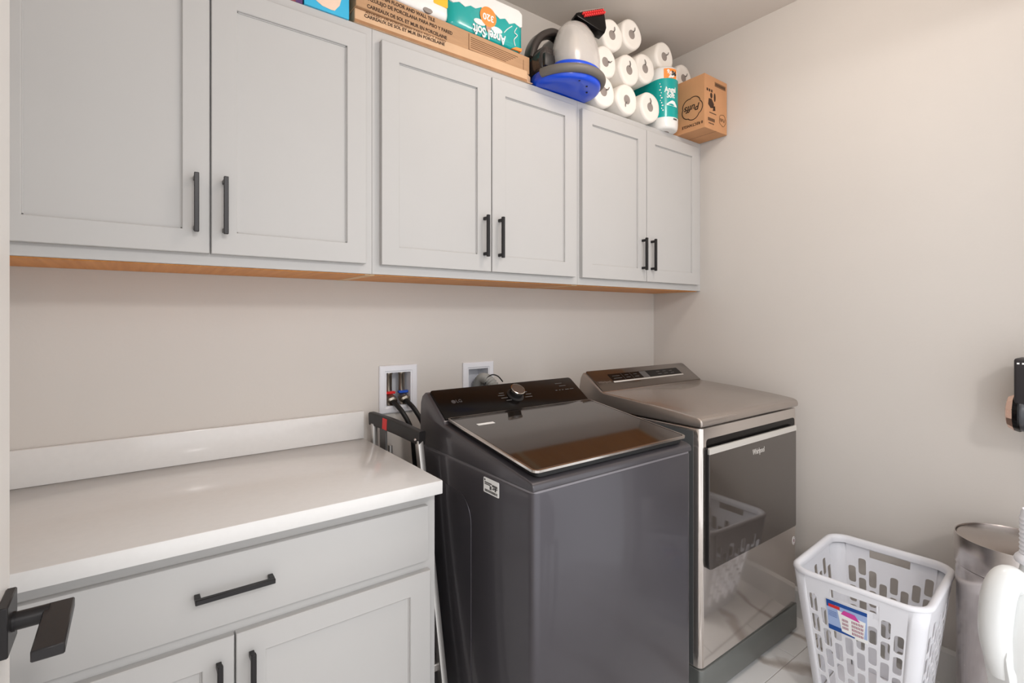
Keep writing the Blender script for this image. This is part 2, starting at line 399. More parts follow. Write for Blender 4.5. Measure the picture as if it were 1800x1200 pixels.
dh = tag(obj('drain_hose', drain(), M['greyhose'], smooth=60, base=(-1.18, -.12, .7)), 'grey corrugated drain hose hooked into the right outlet box', 'hose')
obj('cable_tie', one(tube, cat([(-1.222, -.052, 1.08), (-1.210, -.055, 1.108), (-1.188, -.06, 1.119), (-1.160, -.062, 1.11), (-1.135, -.062, 1.085)], 6), .0028, 8), M['rubber'], dh)

# ------------------------------------------------------------------ washer
WX0, WX1, WYF, WYB = -1.629, -.943, -.885, -.247
ws = thing('washing_machine', ((WX0+WX1)/2, -.57, 0), 'charcoal top-loading washing machine with black glass lid and knob', 'washing machine')
body = obj('body', one(prism, rr(WX0, WX1, WYF, WYB, .024, 6), 'z', .03, .918, .004, 2), M['washer'], ws)
obj('side_embossing', one(prism, rr(-.590, WYB-.012, .10, .83, [.002, .085, .002, .002], 10), 'x', WX0-.0022, WX0+.001, .0018, 2), M['washer'], ws)
prof = [(WYF, .922), (WYF, .935), (WYF+.006, .943), (WYF+.020, .949), (-.42, 1.017), (-.414, 1.028), (-.300, 1.106), (-.285, 1.108), (-.262, 1.094), (-.250, 1.07), (WYB, 1.03), (WYB, .922)]
obj('top_cover', one(prism, prof, 'x', WX0, WX1, .010, 3, 12), M['washcover'], ws)
obj('seam_highlight', one(prism, rr(WX0+.002, WX1-.002, WYF+.002, WYB-.002, .022, 6), 'z', .917, .923), mat('seam highlight grey', (132, 128, 132), .35, metal=.5), ws)  # paler grey paints the highlight along the seam edge
# panel on the slope
p0, p1 = Vector((0, -.4135, 1.0305)), Vector((0, -.2965, 1.1115)); up = (p1-p0).normalized(); L = (p1-p0).length
def pm(x): return frame_mtx((x, p0.y, p0.z), RX, up)
xm = (WX0+WX1)/2
pn = obj('control_panel', one(prism, rr(-.333, .333, 0, L, [.012, .012, .002, .002], 5), 'z', -.004, .0035, .0015, 2, mtx=pm(xm)), M['blackgloss'], ws)
kx, ky = 0, L*.52
def onp(u, v, h=.004): return pm(xm) @ Vector((u, v, h))
kb = obj('knob', one(lathe, [(0, 0), (.034, 0), (.034, .003), (.026, .006), (.026, .012), (.0265, .030), (0, .030)], pm(xm) @ Matrix.Translation((kx, ky, .003)), 40), M['blackplastic'], ws)
obj('knob_ring', one(lathe, [(.0258, .024), (.0285, .024), (.0285, .0315), (.0258, .0325)], pm(xm) @ Matrix.Translation((kx, ky, .003)), 40, closed=True), M['chrome'], kb)
obj('knob_face', one(lathe, [(0, .0315), (.0255, .0315), (.0255, .029), (0, .029)], pm(xm) @ Matrix.Translation((kx, ky, .003)), 40), mat('bronze knob face', (86, 70, 60), .5, metal=.2), kb)
b = nb()
for u, v, l in ((-.055, .092, .022), (-.062, .080, .028), (-.055, .066, .030), (-.042, .052, .024), (.052, .098, .008), (.054, .085, .018), (.062, .072, .026), (.055, .058, .034),
                (.245, .112, .036), (.256, .096, .036), (.208, .074, .010), (.226, .074, .008), (.242, .074, .008), (.266, .074, .020), (.292, .074, .020)):
    bx(b, u-l/2, u+l/2, v-.0016, v+.0016, .0034, .0040, mtx=pm(xm))
obj('panel_marks', b, M['grey'], pn, 0)['kind'] = 'stuff'
lg = mat('dim logo print', (70, 66, 66), .5)
b = nb(); lathe(b, [(.0, .0034), (.0085, .0034), (.0085, .004), (0, .004)], pm(xm-.268) @ Matrix.Translation((0, .076, 0)), 20)
obj('logo_disc', b, lg, pn)
text('logo_lettering', 'LG', .020, lg, pn, onp(-.246, .076), RX, up, bold=.0004)
# lid
q0, q1 = Vector((0, -.4185, 1.0355)), Vector((0, -.874, .9715)); ld = (q1-q0).normalized(); LL = (q1-q0).length
lm = frame_mtx((xm, q0.y, q0.z), (1, 0, 0), -ld)      # local y points back up; lid spans y in [-LL, 0]
obj('lid_gap_shade', one(prism, rr(-.318, .318, -LL+.004, -.01, .02, 4), 'z', -.020, -.0075, 0, mtx=lm), M['rubber'], ws)  # black slab paints the shade in the gap under the lid
lid = obj('lid', one(prism, rr(-.329, .329, -LL, 0, [.010, .010, .018, .018], 5), 'z', -.0075, -.0005, .002, 2, mtx=lm), M['blackgloss'], ws)
obj('lid_glass', one(prism, rr(-.322, .322, -LL+.007, -.006, [.008, .008, .014, .014], 5), 'z', -.001, .0012, .0008, 1, mtx=lm), M['lidglass'], lid)
def ring2d(bm, outer, inner, z0, z1, mtx):
    t = bmesh.new(); n = len(outer)
    R = [[t.verts.new((p[0], p[1], z)) for p in P] for P, z in ((outer, z0), (outer, z1), (inner, z1), (inner, z0))]
    for a in range(4):
        A, B_ = R[a], R[(a+1) % 4]
        for i in range(n): t.faces.new((A[i], A[(i+1) % n], B_[(i+1) % n], B_[i]))
    bmesh.ops.recalc_face_normals(t, faces=t.faces[:]); t.transform(mtx); add(bm, t)
obj('lid_trim', one(ring2d, rr(-.3305, .3305, -LL-.0015, .001, [.011, .011, .019, .019], 5), rr(-.324, .324, -LL+.006, -.004, [.008, .008, .014, .014], 5), -.005, .0018, lm), M['chrome'], lid)
obj('lid_sticker', one(bx, -.270, -.205, -.100, -.085, .0012, .0016, mtx=lm @ Matrix.Rotation(0, 4, 'Z')), M['whiteink'], lid)['label'] = 'small white sticker on the lid'
ls = obj('rating_label', one(prism, rr(-.735, -.658, .866, .909, .003, 3), 'x', WX0-.0012, WX0+.0005), M['whiteink'], ws); ls['label'] = 'white rating label with barcode'
b = nb()
for y0, y1, z0, z1 in ((-.668, -.662, .900, .905), (-.700, -.664, .894, .8975), (-.692, -.664, .8895, .8925), (-.728, -.702, .890, .896), (-.728, -.706, .8855, .8885), (-.699, -.690, .8795, .8895), (-.722, -.715, .8795, .8895), (-.712, -.703, .882, .885)):
    bx(b, WX0-.0016, WX0-.001, y0, y1, z0, z1)
yy = -.665
while yy > -.727:
    wd = random.choice((.0008, .0014, .002)); bx(b, WX0-.0016, WX0-.001, yy-wd, yy, .8695, .8765); yy -= wd+random.choice((.0008, .0012))
obj('label_print', b, M['grey'], ls, 0)['kind'] = 'stuff'
for sx in (WX0+.06, WX1-.06):
    for sy in (WYF+.06, WYB-.06):
        obj('foot', one(lathe, [(0, 0), (.022, 0), (.024, .006), (.02, .016), (.012, .018), (.012, .034), (0, .034)], Matrix.Translation((sx, sy, 0)), 16), M['rubber'], ws)

# ------------------------------------------------------------------ dryer
DX0, DX1, DYF, DYB = -.845, -.119, -.855, -.247
dy = thing('dryer', ((DX0+DX1)/2, -.55, 0), 'shiny grey front-loading dryer with dark glass door in the corner', 'dryer')
obj('body', one(prism, rr(DX0, DX1, DYF, DYB, .020, 6), 'z', .125, .976, .004, 2), M['dryer'], dy)
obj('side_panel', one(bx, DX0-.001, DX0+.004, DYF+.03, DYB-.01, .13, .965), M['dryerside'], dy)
obj('plinth', one(prism, rr(DX0-.003, DX1+.003, DYF-.004, DYB, .018, 6), 'z', .018, .1225, .003, 2), M['plinth'], dy)
prof = [(DYF-.004, .981), (DYF-.006, .995), (DYF-.002, 1.008), (DYF+.016, 1.016), (-.75, 1.026), (-.55, 1.042), (-.395, 1.050), (-.380, 1.055), (-.283, 1.122), (-.270, 1.125), (-.255, 1.10), (DYB, 1.06), (DYB, .981)]
obj('top', one(prism, prof, 'x', DX0-.003, DX1+.003, .012, 3, 10), M['dryertop'], dy)
sl0, sl1 = Vector((0, -.3845, 1.0525)), Vector((0, -.2765, 1.1275)); sup = (sl1-sl0).normalized(); SL = (sl1-sl0).length; dxm = (DX0+DX1)/2
dm = frame_mtx((dxm, sl0.y, sl0.z), RX, sup)
cp = obj('control_panel', one(prism, rr(-.3595, .3595, 0, SL, [.014, .014, .003, .003], 5), 'z', -.004, .003, .0015, 2, mtx=dm), mat('panel reflection brown', (92, 80, 71), .14, metal=.7, coat=.5, var=.02), dy)  # body colour darkened to paint in the brown reflection
obj('display', one(prism, rr(-.245, .265, .052, .098, .003, 2), 'z', .002, .0042, mtx=dm), M['blackgloss'], cp)
b = nb(); bx(b, -.247, .268, .044, .0525, .002, .0048, .001, 1, dm)
obj('button_strip', b, M['strip'], cp)
b = nb()
for u in (-.16, -.10): bx(b, u-.0006, u+.0006, .054, .096, .004, .0046, mtx=dm)
for u in (-.215, -.13, -.07, -.19, .10, .15, .20): bx(b, u-.014, u+.014, .066, .069, .004, .0046, mtx=dm); bx(b, u-.012, u+.012, .082, .0845, .004, .0046, mtx=dm)
bx(b, -.032, .015, .054, .096, .004, .0045, mtx=dm)
obj('display_marks', b, M['grey'], cp, 0)['kind'] = 'stuff'
text('lettering', 'Whirlpool', .019, mat('dim bronze print', (122, 108, 98), .4), cp, dm @ Vector((-.302, .052, .0033)), RX, sup)
# door: flat black plate painting the recess shade above, then the glass door with a pale grip strip
obj('door_recess_shade', one(prism, rr(-.812, -.146, .87, .936, [.014, .014, .001, .001], 4), 'y', DYF-.0015, DYF+.002), M['blackgloss'], dy)
dd = obj('door', one(prism, rr(-.825, -.170, .476, .908, [.008, .008, .022, .010], 5), 'y', DYF-.017, DYF-.0016, .003, 2), M['blackplastic'], dy)
obj('door_glass', one(prism, rr(-.823, -.171, .478, .886, [.001, .001, .020, .009], 5), 'y', DYF-.0195, DYF-.0165, .001, 1), M['dglass'], dd)
obj('grip_strip', one(prism, rr(-.825, -.170, .8865, .9095, [.006, .006, .001, .001], 3), 'y', DYF-.021, DYF-.014, .0015, 1), M['strip'], dd)
text('lettering', 'Whirlpool', .030, M['strip'], dd, (-.485, DYF-.0197, .848), RX, UZ, sx=.72, bold=.0004)
st = obj('round_sticker', one(prism, ell(-.150, .402, .0135, .0175, 24), 'y', DYF-.001, DYF+.001), M['whiteink'], dy); st['label'] = 'small white oval sticker on the lower right'
b = nb(); tube(b, [Vector((p[0], DYF-.0012, p[1])) for p in ell(-.150, .402, .0105, .0142, 20)], .0006, 6, True)
bx(b, -.152, -.149, DYF-.0016, DYF-.0009, .395, .410); bx(b, -.1555, -.146, DYF-.0016, DYF-.0009, .4035, .406); bx(b, -.154, -.145, DYF-.0016, DYF-.0009, .398, .400)
obj('sticker_print', b, mat('maroon print', (120, 50, 60), .5), st)
for sx in (DX0+.06, DX1-.06):
    for sy in (DYF+.06, DYB-.06):
        obj('foot', one(lathe, [(0, 0), (.022, 0), (.024, .006), (.012, .010), (.012, .02), (0, .02)], Matrix.Translation((sx, sy, 0)), 14), M['rubber'], dy)

# ------------------------------------------------------------------ folded step ladder between worktop and washer
la = thing('step_ladder', (-1.69, -.3, 0), 'folded aluminium step ladder with black top bar between worktop and washer', 'ladder')
A, B_ = Vector((-1.727, -.040, .990)), Vector((-1.672, -.350, .966))
ax = (B_-A).normalized()
b = nb(); tube(b, cat([A, A+(B_-A)*.08+Vector((0, 0, .002)), A+(B_-A)*.5+Vector((0, 0, .004)), B_-(B_-A)*.1, B_], 5), 0, sec=rr(-.013, .013, -.024, .024, .006, 3), up=(0, 0, 1))
tb = obj('top_bar', b, M['blackplastic'], la)
p = A+(B_-A)*.34
obj('red_tab', one(bx, -.016, .016, -.0135, .0135, -.018, .0245, .002, 1, Matrix.Translation(p) @ frame_mtx((0, 0, 0), ax, (-ax.y, ax.x, 0)).to_3x3().to_4x4()), M['red'], tb)
p = B_-(B_-A)*.07+Vector((-.012, -.002, -.008))
obj('rivet', one(lathe, [(0, .004), (.004, .0035), (.006, 0), (0, 0)], Matrix.Translation(p) @ Matrix.Rotation(-math.pi/2, 4, 'Y'), 14), M['chrome'], tb)
def rail(a, c, wy, wx, m, nm):
    return obj(nm, one(tube, [Vector(a), Vector(a)*.5+Vector(c)*.5, Vector(c)], 0, sec=rr(-wx, wx, -wy, wy, .003, 2), up=(0, 1, 0)), m, la)
rail((-1.677, -.335, .955), (-1.676, -.552, .012), .014, .010, M['alum'], 'rail')
rail((-1.727, -.062, .975), (-1.700, -.045, .012), .012, .010, M['alum'], 'rail')
rail((-1.716, -.125, .975), (-1.712, -.14, .03), .028, .004, M['grey'], 'centre_strap')
rail((-1.662, -.320, .90), (-1.656, -.50, .02), .010, .006, M['alum'], 'rear_leg')
rail((-1.690, -.125, .90), (-1.680, -.14, .02), .010, .006, M['alum'], 'rear_leg')
for z in (.28, .56, .80):
    t = (.955-z)/.943
    obj('step', one(bx, -1.716, -1.668, -.335-.217*t+.006, -.064, z-.012, z+.012, .003, 1), M['alum'], la)
for yv in (-.552, -.045):
    obj('foot', one(bx, -1.714 if yv > -.2 else -1.692, -1.688 if yv > -.2 else -1.660, yv-.02, yv+.02, 0, .05, .004, 2), M['rubber'], la)
for yv, zv in ((-.462, .485),):
    obj('rivet', one(lathe, [(0, .004), (.005, .003), (.007, 0), (0, 0)], Matrix.Translation((-1.6865, yv+.015, zv)) @ Matrix.Rotation(-math.pi/2, 4, 'Y'), 12), M['chrome'], la)

# ------------------------------------------------------------------ laundry basket
bk = thing('laundry_basket', (-.335, -1.228, 0), 'white square plastic laundry basket with slotted sides in front of the dryer', 'laundry basket')
bx0, bx1, by0, by1, bz = -.570, -.112, -1.414, -1.006, .490
CX, CY = (bx0+bx1)/2, (by0+by1)/2
def bask(v):            # half sizes and corner radius at height v (0..1)
    k_ = .74+.26*v; return (bx1-bx0)/2*k_-.012, (by1-by0)/2*k_-.012, .046*k_
def side_pt(side, u, v):
    """u in -1..1 along the flat part of a side, v height 0..1"""
    hx, hy, r = bask(v); z = .012+v*(bz-.025)
    bow = .006*(1-u*u)
    if side == 0: return (CX-hx-bow, CY-u*(hy-r), z)
    if side == 1: return (CX+u*(hx-r), CY-hy-bow, z)
    if side == 2: return (CX+hx+bow, CY+u*(hy-r), z)
    return (CX-u*(hx-r), CY+hy+bow, z)
def corner_pt(side, a, v):
    hx, hy, r = bask(v); z = .012+v*(bz-.025); t = math.radians(a)
    cs = [(-1, -1, 180), (1, -1, 270), (1, 1, 0), (-1, 1, 90)][side]
    return (CX+cs[0]*(hx-r)+r*math.cos(math.radians(cs[2]+a)), CY+cs[1]*(hy-r)+r*math.sin(math.radians(cs[2]+a)), z)
b = nb()
def quad(pts, smooth=False): b.faces.new([b.verts.new(p) for p in pts]).smooth = smooth
def cell(side, u0, u1, v0, v1, hole=None, r=.3):
    if not hole: quad([side_pt(side, *q) for q in ((u0, v0), (u1, v0), (u1, v1), (u0, v1))]); return
    hu0, hu1, hv0, hv1 = hole
    du, dv = (hu1-hu0)*r, (hv1-hv0)*r*.45
    inner = []
    for cu, cv, a0 in ((hu1-du, hv1-dv, 0), (hu0+du, hv1-dv, 90), (hu0+du, hv0+dv, 180), (hu1-du, hv0+dv, 270)):
        for i in range(4): t = math.radians(a0+30*i); inner.append((cu+du*math.cos(t), cv+dv*math.sin(t)))
    outer = [(u1, v1), (u0, v1), (u0, v0), (u1, v0)]
    I = [b.verts.new(side_pt(side, *p)) for p in inner]; O = [b.verts.new(side_pt(side, *p)) for p in outer]
    for c in range(4):
        for i in range(3): b.faces.new((O[c], I[c*4+i], I[c*4+i+1]))
        n = (c+1) % 4
        b.faces.new((O[c], I[c*4+3], I[n*4], O[n]))
NC = 8
RH = .155
for side in range(4):
    for c in range(NC):
        u0, u1 = -1+2*c/NC, -1+2*(c+1)/NC; du = (u1-u0)*.135
        off = .0775 if c % 2 == (0 if side in (0, 2) else 1) else 0.0
        top = .805+off; v = top
        mid = side in (0, 2) and c in (2, 3, 4, 5)
        if mid and top > .85: v = top = top-RH
        # rows of slots downwards
        while v-RH > .03:
            cell(side, u0, u1, v-RH, v, (u0+du, u1-du, v-RH+.013, v-.013)); v -= RH
        cell(side, u0, u1, 0, v)
        if mid:
            cell(side, u0, u1, top, .895); cell(side, u0, u1, .955, 1)
            if c == 2: cell(side, u0, u0+.05, .895, .955)
            if c == 5: cell(side, u1-.05, u1, .895, .955)
        else: cell(side, u0, u1, top, 1)
for side in range(4):
    for i in range(6):
        for j in range(8):
            quad([corner_pt(side, 15*i, j/8), corner_pt(side, 15*i+15, j/8), corner_pt(side, 15*i+15, j/8+.125), corner_pt(side, 15*i, j/8+.125)], True)
hx, hy, r = bask(0)
quad([(p[0], p[1], .012) for p in rr(CX-hx, CX+hx, CY-hy, CY+hy, r, 6)])
bmesh.ops.remove_doubles(b, verts=b.verts[:], dist=1e-5); bmesh.ops.recalc_face_normals(b, faces=b.faces[:])
wallo = obj('slotted_wall', b, M['white'], bk, 0)
sm = wallo.modifiers.new('solid', 'SOLIDIFY'); sm.thickness = .0028; sm.offset = 0
path = [Vector((p[0], p[1], bz-.010)) for p in rr(bx0+.013, bx1-.013, by0+.013, by1-.013, .062, 8)]
obj('rim', one(tube, path, 0, closed=True, sec=[(-.012, -.016), (-.0135, -.004), (-.011, .006), (-.004, .0105), (.004, .0105), (.0095, .006), (.0105, -.002), (.008, -.004), (-.008, -.004), (-.0095, -.016)], up=(0, 0, 1)), M['white'], bk, 60)
# paper label on the near side
def lab(u0, u1, v0, v1, h): return [tuple(Vector(side_pt(0, u, v))+Vector((-h, 0, 0))) for u, v in ((u0, v0), (u1, v0), (u1, v1), (u0, v1))]
def labquads(name, m, qs, parent, h):
    b = nb()
    for q in qs:
        N = 4
        for i in range(N):
            a0, a1 = i/N, (i+1)/N
            pts = []
            for (s, top) in ((a0, 0), (a1, 0), (a1, 1), (a0, 1)):
                # q = four (u,v): bl, br, tr, tl
                e0 = q[3] if top else q[0]; e1 = q[2] if top else q[1]
                u_, v_ = e0[0]+(e1[0]-e0[0])*s, e0[1]+(e1[1]-e0[1])*s
                pts.append(Vector(side_pt(0, u_, v_))+Vector((-h, 0, 0)))
            f = b.faces.new([b.verts.new(p_) for p_ in pts])
    bmesh.ops.remove_doubles(b, verts=b.verts[:], dist=1e-6)
    r_ = bmesh.ops.extrude_face_region(b, geom=b.faces[:])
    for v_ in r_['geom']:
        if isinstance(v_, bmesh.types.BMVert): v_.co.x += .0004
    bmesh.ops.recalc_face_normals(b, faces=b.faces[:])
    return obj(name, b, m, parent, 0)
def rc(u0, u1, v0, v1): return ((u0, v0), (u1, v0), (u1, v1), (u0, v1))
U0, U1, V0, V1 = -.57, .29, .650, .880
def LU(s): return U0+(U1-U0)*s
def LV(s): return V0+(V1-V0)*s
pl = labquads('paper_label', M['whiteink'], [rc(U0, U1, V0, V1)], bk, .0035); pl['label'] = 'blue and white paper label on the near side'
def lq(a, b_, c, d): return rc(LU(a), LU(b_), LV(c), LV(d))
labquads('label_field', M['paleblue'], [lq(.01, .985, .12, .98)], pl, .0040)
for q_ in (lq(.01, .985, .87, .985), lq(.01, .68, .02, .17), lq(.01, .22, .76, .88)): labquads('label_band', M['darkblue'], [q_], pl, .0044)
labquads('label_badge', M['red'], [lq(.06, .34, .76, .86)], pl, .0048)
labquads('label_basket_picture', M['whiteink'], [((LU(.36), LV(.10)), (LU(.90), LV(.04)), (LU(.95), LV(.66)), (LU(.28), LV(.74)))], pl, .0048)
labquads('label_clothes_picture', M['magenta'], [((LU(.36), LV(.66)), (LU(.82), LV(.60)), (LU(.70), LV(.78)), (LU(.44), LV(.80)))], pl, .0052)
labquads('label_slots_picture', mat('dark pink print', (150, 70, 100), .5), [lq(.385+.026*i, .398+.026*i, .20+.12*j, .28+.12*j) for i in range(6) for j in range(3)] + [lq(.62+.036*i, .638+.036*i, .12+.12*j, .20+.12*j) for i in range(8) for j in range(4)], pl, .0053)
labquads('label_small_print', M['darkblue'], [lq(.04, .26, .62-.05*i, .63-.05*i) for i in range(4)], pl, .0046)

bk.rotation_euler.z = math.radians(4)

# ------------------------------------------------------------------ steel bin against the right wall
bn = thing('trash_can', (-.208, -1.551, 0), 'round brushed steel trash can against the right wall', 'trash can')
T = Matrix.Translation((-.208, -1.551, 0))
obj('body', one(lathe, [(0, .012), (.135, .012), (.139, .018), (.139, .50), (.141, .503), (.141, .566), (.137, .568), (0, .568)], T, 64), M['steel'], bn)
obj('base_ring', one(lathe, [(0, 0), (.136, 0), (.141, .004), (.141, .018), (0, .018)], T, 64), M['blackplastic'], bn)
obj('lid_band', one(lathe, [(0, .569), (.144, .569), (.1445, .572), (.1445, .658), (.1435, .663), (.141, .663), (.1405, .658), (.139, .652), (0, .652)], T, 64), M['steel'], bn)
obj('lid_top', one(lathe, [(0, .653), (.1385, .653), (.1385, .658), (.134, .6605), (0, .662)], T, 64), mat('satin steel lid', (180, 170, 164), .22, metal=1, var=.03), bn)

# ------------------------------------------------------------------ cordless vacuum on the right wall (only its end is in view)
va = thing('cordless_vacuum', (-.09, -1.62, .95), 'black cordless vacuum with rose gold faceted end at the right edge of the photo', 'vacuum')
R = Matrix.Translation((-.105, -1.555, 1.057)) @ Matrix.Rotation(-math.pi/2, 4, 'X') @ Matrix.Rotation(math.radians(15), 4, 'Z')
obj('motor_body', one(lathe, [(0, -.16), (.050, -.16), (.058, -.15), (.058, -.012), (.061, -.008), (.061, 0), (.057, .003), (0, .003)], R, 32), mat('dark grey plastic', (58, 58, 62), .3, coat=.3), va)
obj('motor_collar', one(lathe, [(0, .0), (.062, .0), (.064, .004), (.060, .018), (0, .018)], R, 12), M['blackgloss'], va)
b = nb(); lathe(b, [(0, .017), (.061, .017), (.052, .032), (.036, .037), (0, .038)], R, 12)
obj('faceted_cap', b, M['rose'], va, 8)
bt = obj('battery_pack', one(bx, -.155, -.060, -1.66, -1.541, 1.085, 1.238, .008, 3), mat('dark battery plastic', (46, 43, 45), .4), va)
b = nb()
for i in range(9): bx(b, -.1556, -.155, -1.5490-.012*i-.006, -1.5490-.012*i, 1.219, 1.224)
obj('battery_marks', b, M['whiteink'], bt, 0)['kind'] = 'stuff'
obj('wall_bracket', one(bx, -.065, -.001, -1.69, -1.62, .96, 1.20, .004, 2), M['blackplastic'], va)
obj('wand', one(tube, cat([(-.105, -1.72, 1.04), (-.100, -1.745, .90), (-.095, -1.755, .60), (-.09, -1.757, .30)], 6), .018, 14), M['grey'], va)

# ------------------------------------------------------------------ detergent jug in the right foreground, on a slim stand
JX, JY, JZ = -1.100, -1.7115, .60
sd = thing('utility_stand', (JX+.01, JY-.02, 0), 'slim white stand directly under the milky detergent jug', 'stand')
obj('stand_top', one(prism, rr(JX-.055, JX+.075, JY-.085, JY+.035, .012, 3), 'z', JZ-.02, JZ, .003, 2), M['trimw'], sd)
for sx in (JX-.04, JX+.06):
    for sy in (JY-.07, JY+.02): obj('leg', one(bx, sx-.010, sx+.010, sy-.010, sy+.010, 0, JZ-.019, .002, 1), M['trimw'], sd)
jl = Vector((-.80, .60, 0)); jv = Vector((.60, .80, 0))
JM = Matrix(((jl.x, jv.x, 0, JX), (jl.y, jv.y, 0, JY), (0, 0, 1, JZ), (0, 0, 0, 1))) @ Matrix.Diagonal((.70, .84, 1, 1))
jg = thing('detergent_jug', (JX, JY, JZ), 'milky white plastic detergent jug with ribbed neck in the right foreground', 'jug')
obj('jug_body', one(lathe, [(0, 0), (.058, 0), (.066, .008), (.074, .05), (.088, .11), (.090, .15), (.082, .20), (.066, .25), (.044, .283), (.030, .296), (.0275, .305), (.0275, .318), (0, .318)], JM, 40, 1, .8), M['whitesheer'], jg)
b = nb(); tube(b, [JM @ p for p in cat([(.040, 0, .272), (.066, 0, .286), (.090, 0, .262), (.101, 0, .215), (.100, 0, .165), (.080, 0, .110)], 7)], lambda i: .021+.004*math.sin(i/35*math.pi), 16)
obj('jug_handle', b, M['whitesheer'], jg)
b = nb(); prism(b, [(.104, .165), (.1085, .150), (.106, .135), (.072, .004), (.052, .004), (.078, .12)], 'y', -.030, .030, .004, 2, 20, JM)
obj('side_rib', b, M['whitesheer'], jg)
obj('collar', one(lathe, [(0, .312), (.034, .312), (.036, .316), (.033, .322), (.0265, .328), (0, .328)], JM, 32), M['white'], jg)
prof = [(0, .326), (.024, .326)]
for i in range(9): prof += [(.0262, .330+.008*i), (.0240, .334+.008*i)]
prof += [(.0235, .405), (.020, .412), (0, .412)]
obj('ribbed_neck', one(lathe, prof, JM, 32), M['white'], jg)

# ------------------------------------------------------------------ things on top of the wall cabinets (top at z = 2.302)
ZT = 2.3025
def fit_text(name, body, h, wd, m, parent, o, x, y, depth=.0004, bold=.0003, shear=0):
    o_ = text(name, body, h, m, parent, (0, 0, 0), (1, 0, 0), (0, 1, 0), depth, bold=bold, shear=shear)
    me = o_.data; bs = BASE[parent.name]
    xs = [v.co.x+bs.x for v in me.vertices]; ys = [v.co.y+bs.y for v in me.vertices]
    cx, cy, k_ = (min(xs)+max(xs))/2, (min(ys)+max(ys))/2, wd/(max(xs)-min(xs))
    F = frame_mtx(o, x, y)
    for v in me.vertices:
        p = v.co+bs; v.co = F @ Vector(((p.x-cx)*k_, p.y-cy, p.z))-bs
    return o_
# maroon and sky blue cartons
mb = thing('small_carton', (-2.075, -.25, ZT), 'small maroon carton left of the sky blue carton', 'carton')
obj('carton_body', one(bx, -2.108, -2.043, -.306, -.20, ZT, ZT+.11, .001, 1), M['maroon'], mb)
obj('carton_stripe', one(bx, -2.062, -2.043, -.3072, -.3055, ZT+.0, ZT+.11), mat('purple print', (92, 60, 110), .4), mb)
sb = thing('blue_carton', (-1.972, -.25, ZT), 'sky blue carton with a pale picture, left of the tile cartons', 'carton')
obj('carton_body', one(bx, -2.0395, -1.905, -.312, -.19, ZT, ZT+.13, .0012, 1), M['skyblue'], sb)
obj('picture', one(prism, [(-2.012, ZT+.045), (-2.008, ZT+.024), (-1.988, ZT+.013), (-1.962, ZT+.010), (-1.950, ZT+.011), (-1.944, ZT+.020), (-1.935, ZT+.032), (-1.930, ZT+.052), (-1.940, ZT+.07), (-1.99, ZT+.075)], 'y', -.3132, -.3115), M['pink'], sb)
b = nb()
for zz in (.030, .022): bx(b, -2.037, -2.015, -.3128, -.3118, ZT+zz, ZT+zz+.003)
obj('stripe', b, M['darkblue'], sb, 0)
# two flat tile cartons
c1 = thing('tile_carton', (-1.53, -.17, ZT), 'flat brown tile carton, the lower of two, lying on the wall cabinets', 'carton', 'flat tile cartons')
obj('carton_body', one(bx, -1.888, -1.195, -.313, -.03, ZT, ZT+.0445, .0015, 1), M['cardlight'], c1)
b = nb(); prism(b, [(-1.195, ZT+.0002), (-1.167, ZT+.002), (-1.166, ZT+.004), (-1.194, ZT+.0035)], 'y', -.312, -.06)
prism(b, [(-.312, ZT+.001), (-.312, ZT+.042), (-.290, ZT+.038), (-.285, ZT+.001)], 'x', -1.1950, -1.1935)
prism(b, [(-1.1955, -.3125), (-1.166, -.296), (-1.166, -.2945), (-1.1955, -.310)], 'z', ZT+.002, ZT+.034)
obj('end_flap', b, M['cardlight'], c1, 0)
fit_text('lettering', 'CARREAUX DE SOL ET MUR EN PORCELAINE', .0145, .290, M['brownink'], c1, (-1.712, -.3136, ZT+.0300), RX, UZ)
fit_text('lettering', 'AZULEJO DE PORCELANA PARA PISO Y PARED', .0100, .292, M['inkpale'], c1, (-1.708, -.3136, ZT+.0405), RX, UZ, bold=.0001)
obj('label_strip', one(bx, -1.888, -1.197, -.3137, -.3128, ZT+.001, ZT+.010), mat('torn kraft edge', (168, 124, 88), .85, var=.12, scale=30), c1, 0)
c2 = thing('tile_carton', (-1.53, -.17, ZT+.045), 'flat brown tile carton, the upper of two, below the teal paper pack', 'carton', 'flat tile cartons')
R2 = Matrix.Translation((-1.888, -.325, 0)) @ Matrix.Rotation(math.radians(2.6), 4, 'Z')
z2 = ZT+.045; H2c = .069
obj('carton_body', one(bx, 0, .722, 0, .27, z2, z2+H2c, .0015, 1, R2), M['card'], c2)
rx2 = R2.to_3x3() @ Vector((1, 0, 0)); ry2 = R2.to_3x3() @ Vector((0, -1, 0))
def oc2(x, z): return R2 @ Vector((x, -.0006, z))
for s_, x0, x1, zz in (('PORCELAIN FLOOR AND WALL TILE', .035, .283, .0565), ('AZULEJO DE PORCELANA PARA PISO Y PARED', .040, .355, .0345), ('CARREAUX DE SOL ET MUR EN PORCELAINE', .036, .332, .0125)):
    fit_text('lettering', s_, .0165, x1-x0, M['brownink'], c2, oc2((x0+x1)/2, z2+zz), rx2, UZ)
b = nb()
for i in range(6): bx(b, .435, .66-.012*i, -.0008, .0002, z2+.050-.0072*i, z2+.0525-.0072*i, mtx=R2)
bx(b, .425, .428, -.0008, .0002, z2+.004, z2+.062, mtx=R2); bx(b, .425, .69, -.0008, .0002, z2+.0035, z2+.0055, mtx=R2); bx(b, .688, .69, -.0008, .0002, z2+.004, z2+.05, mtx=R2)
obj('printed_block', b, M['inkpale'], c2, 0)['kind'] = 'stuff'
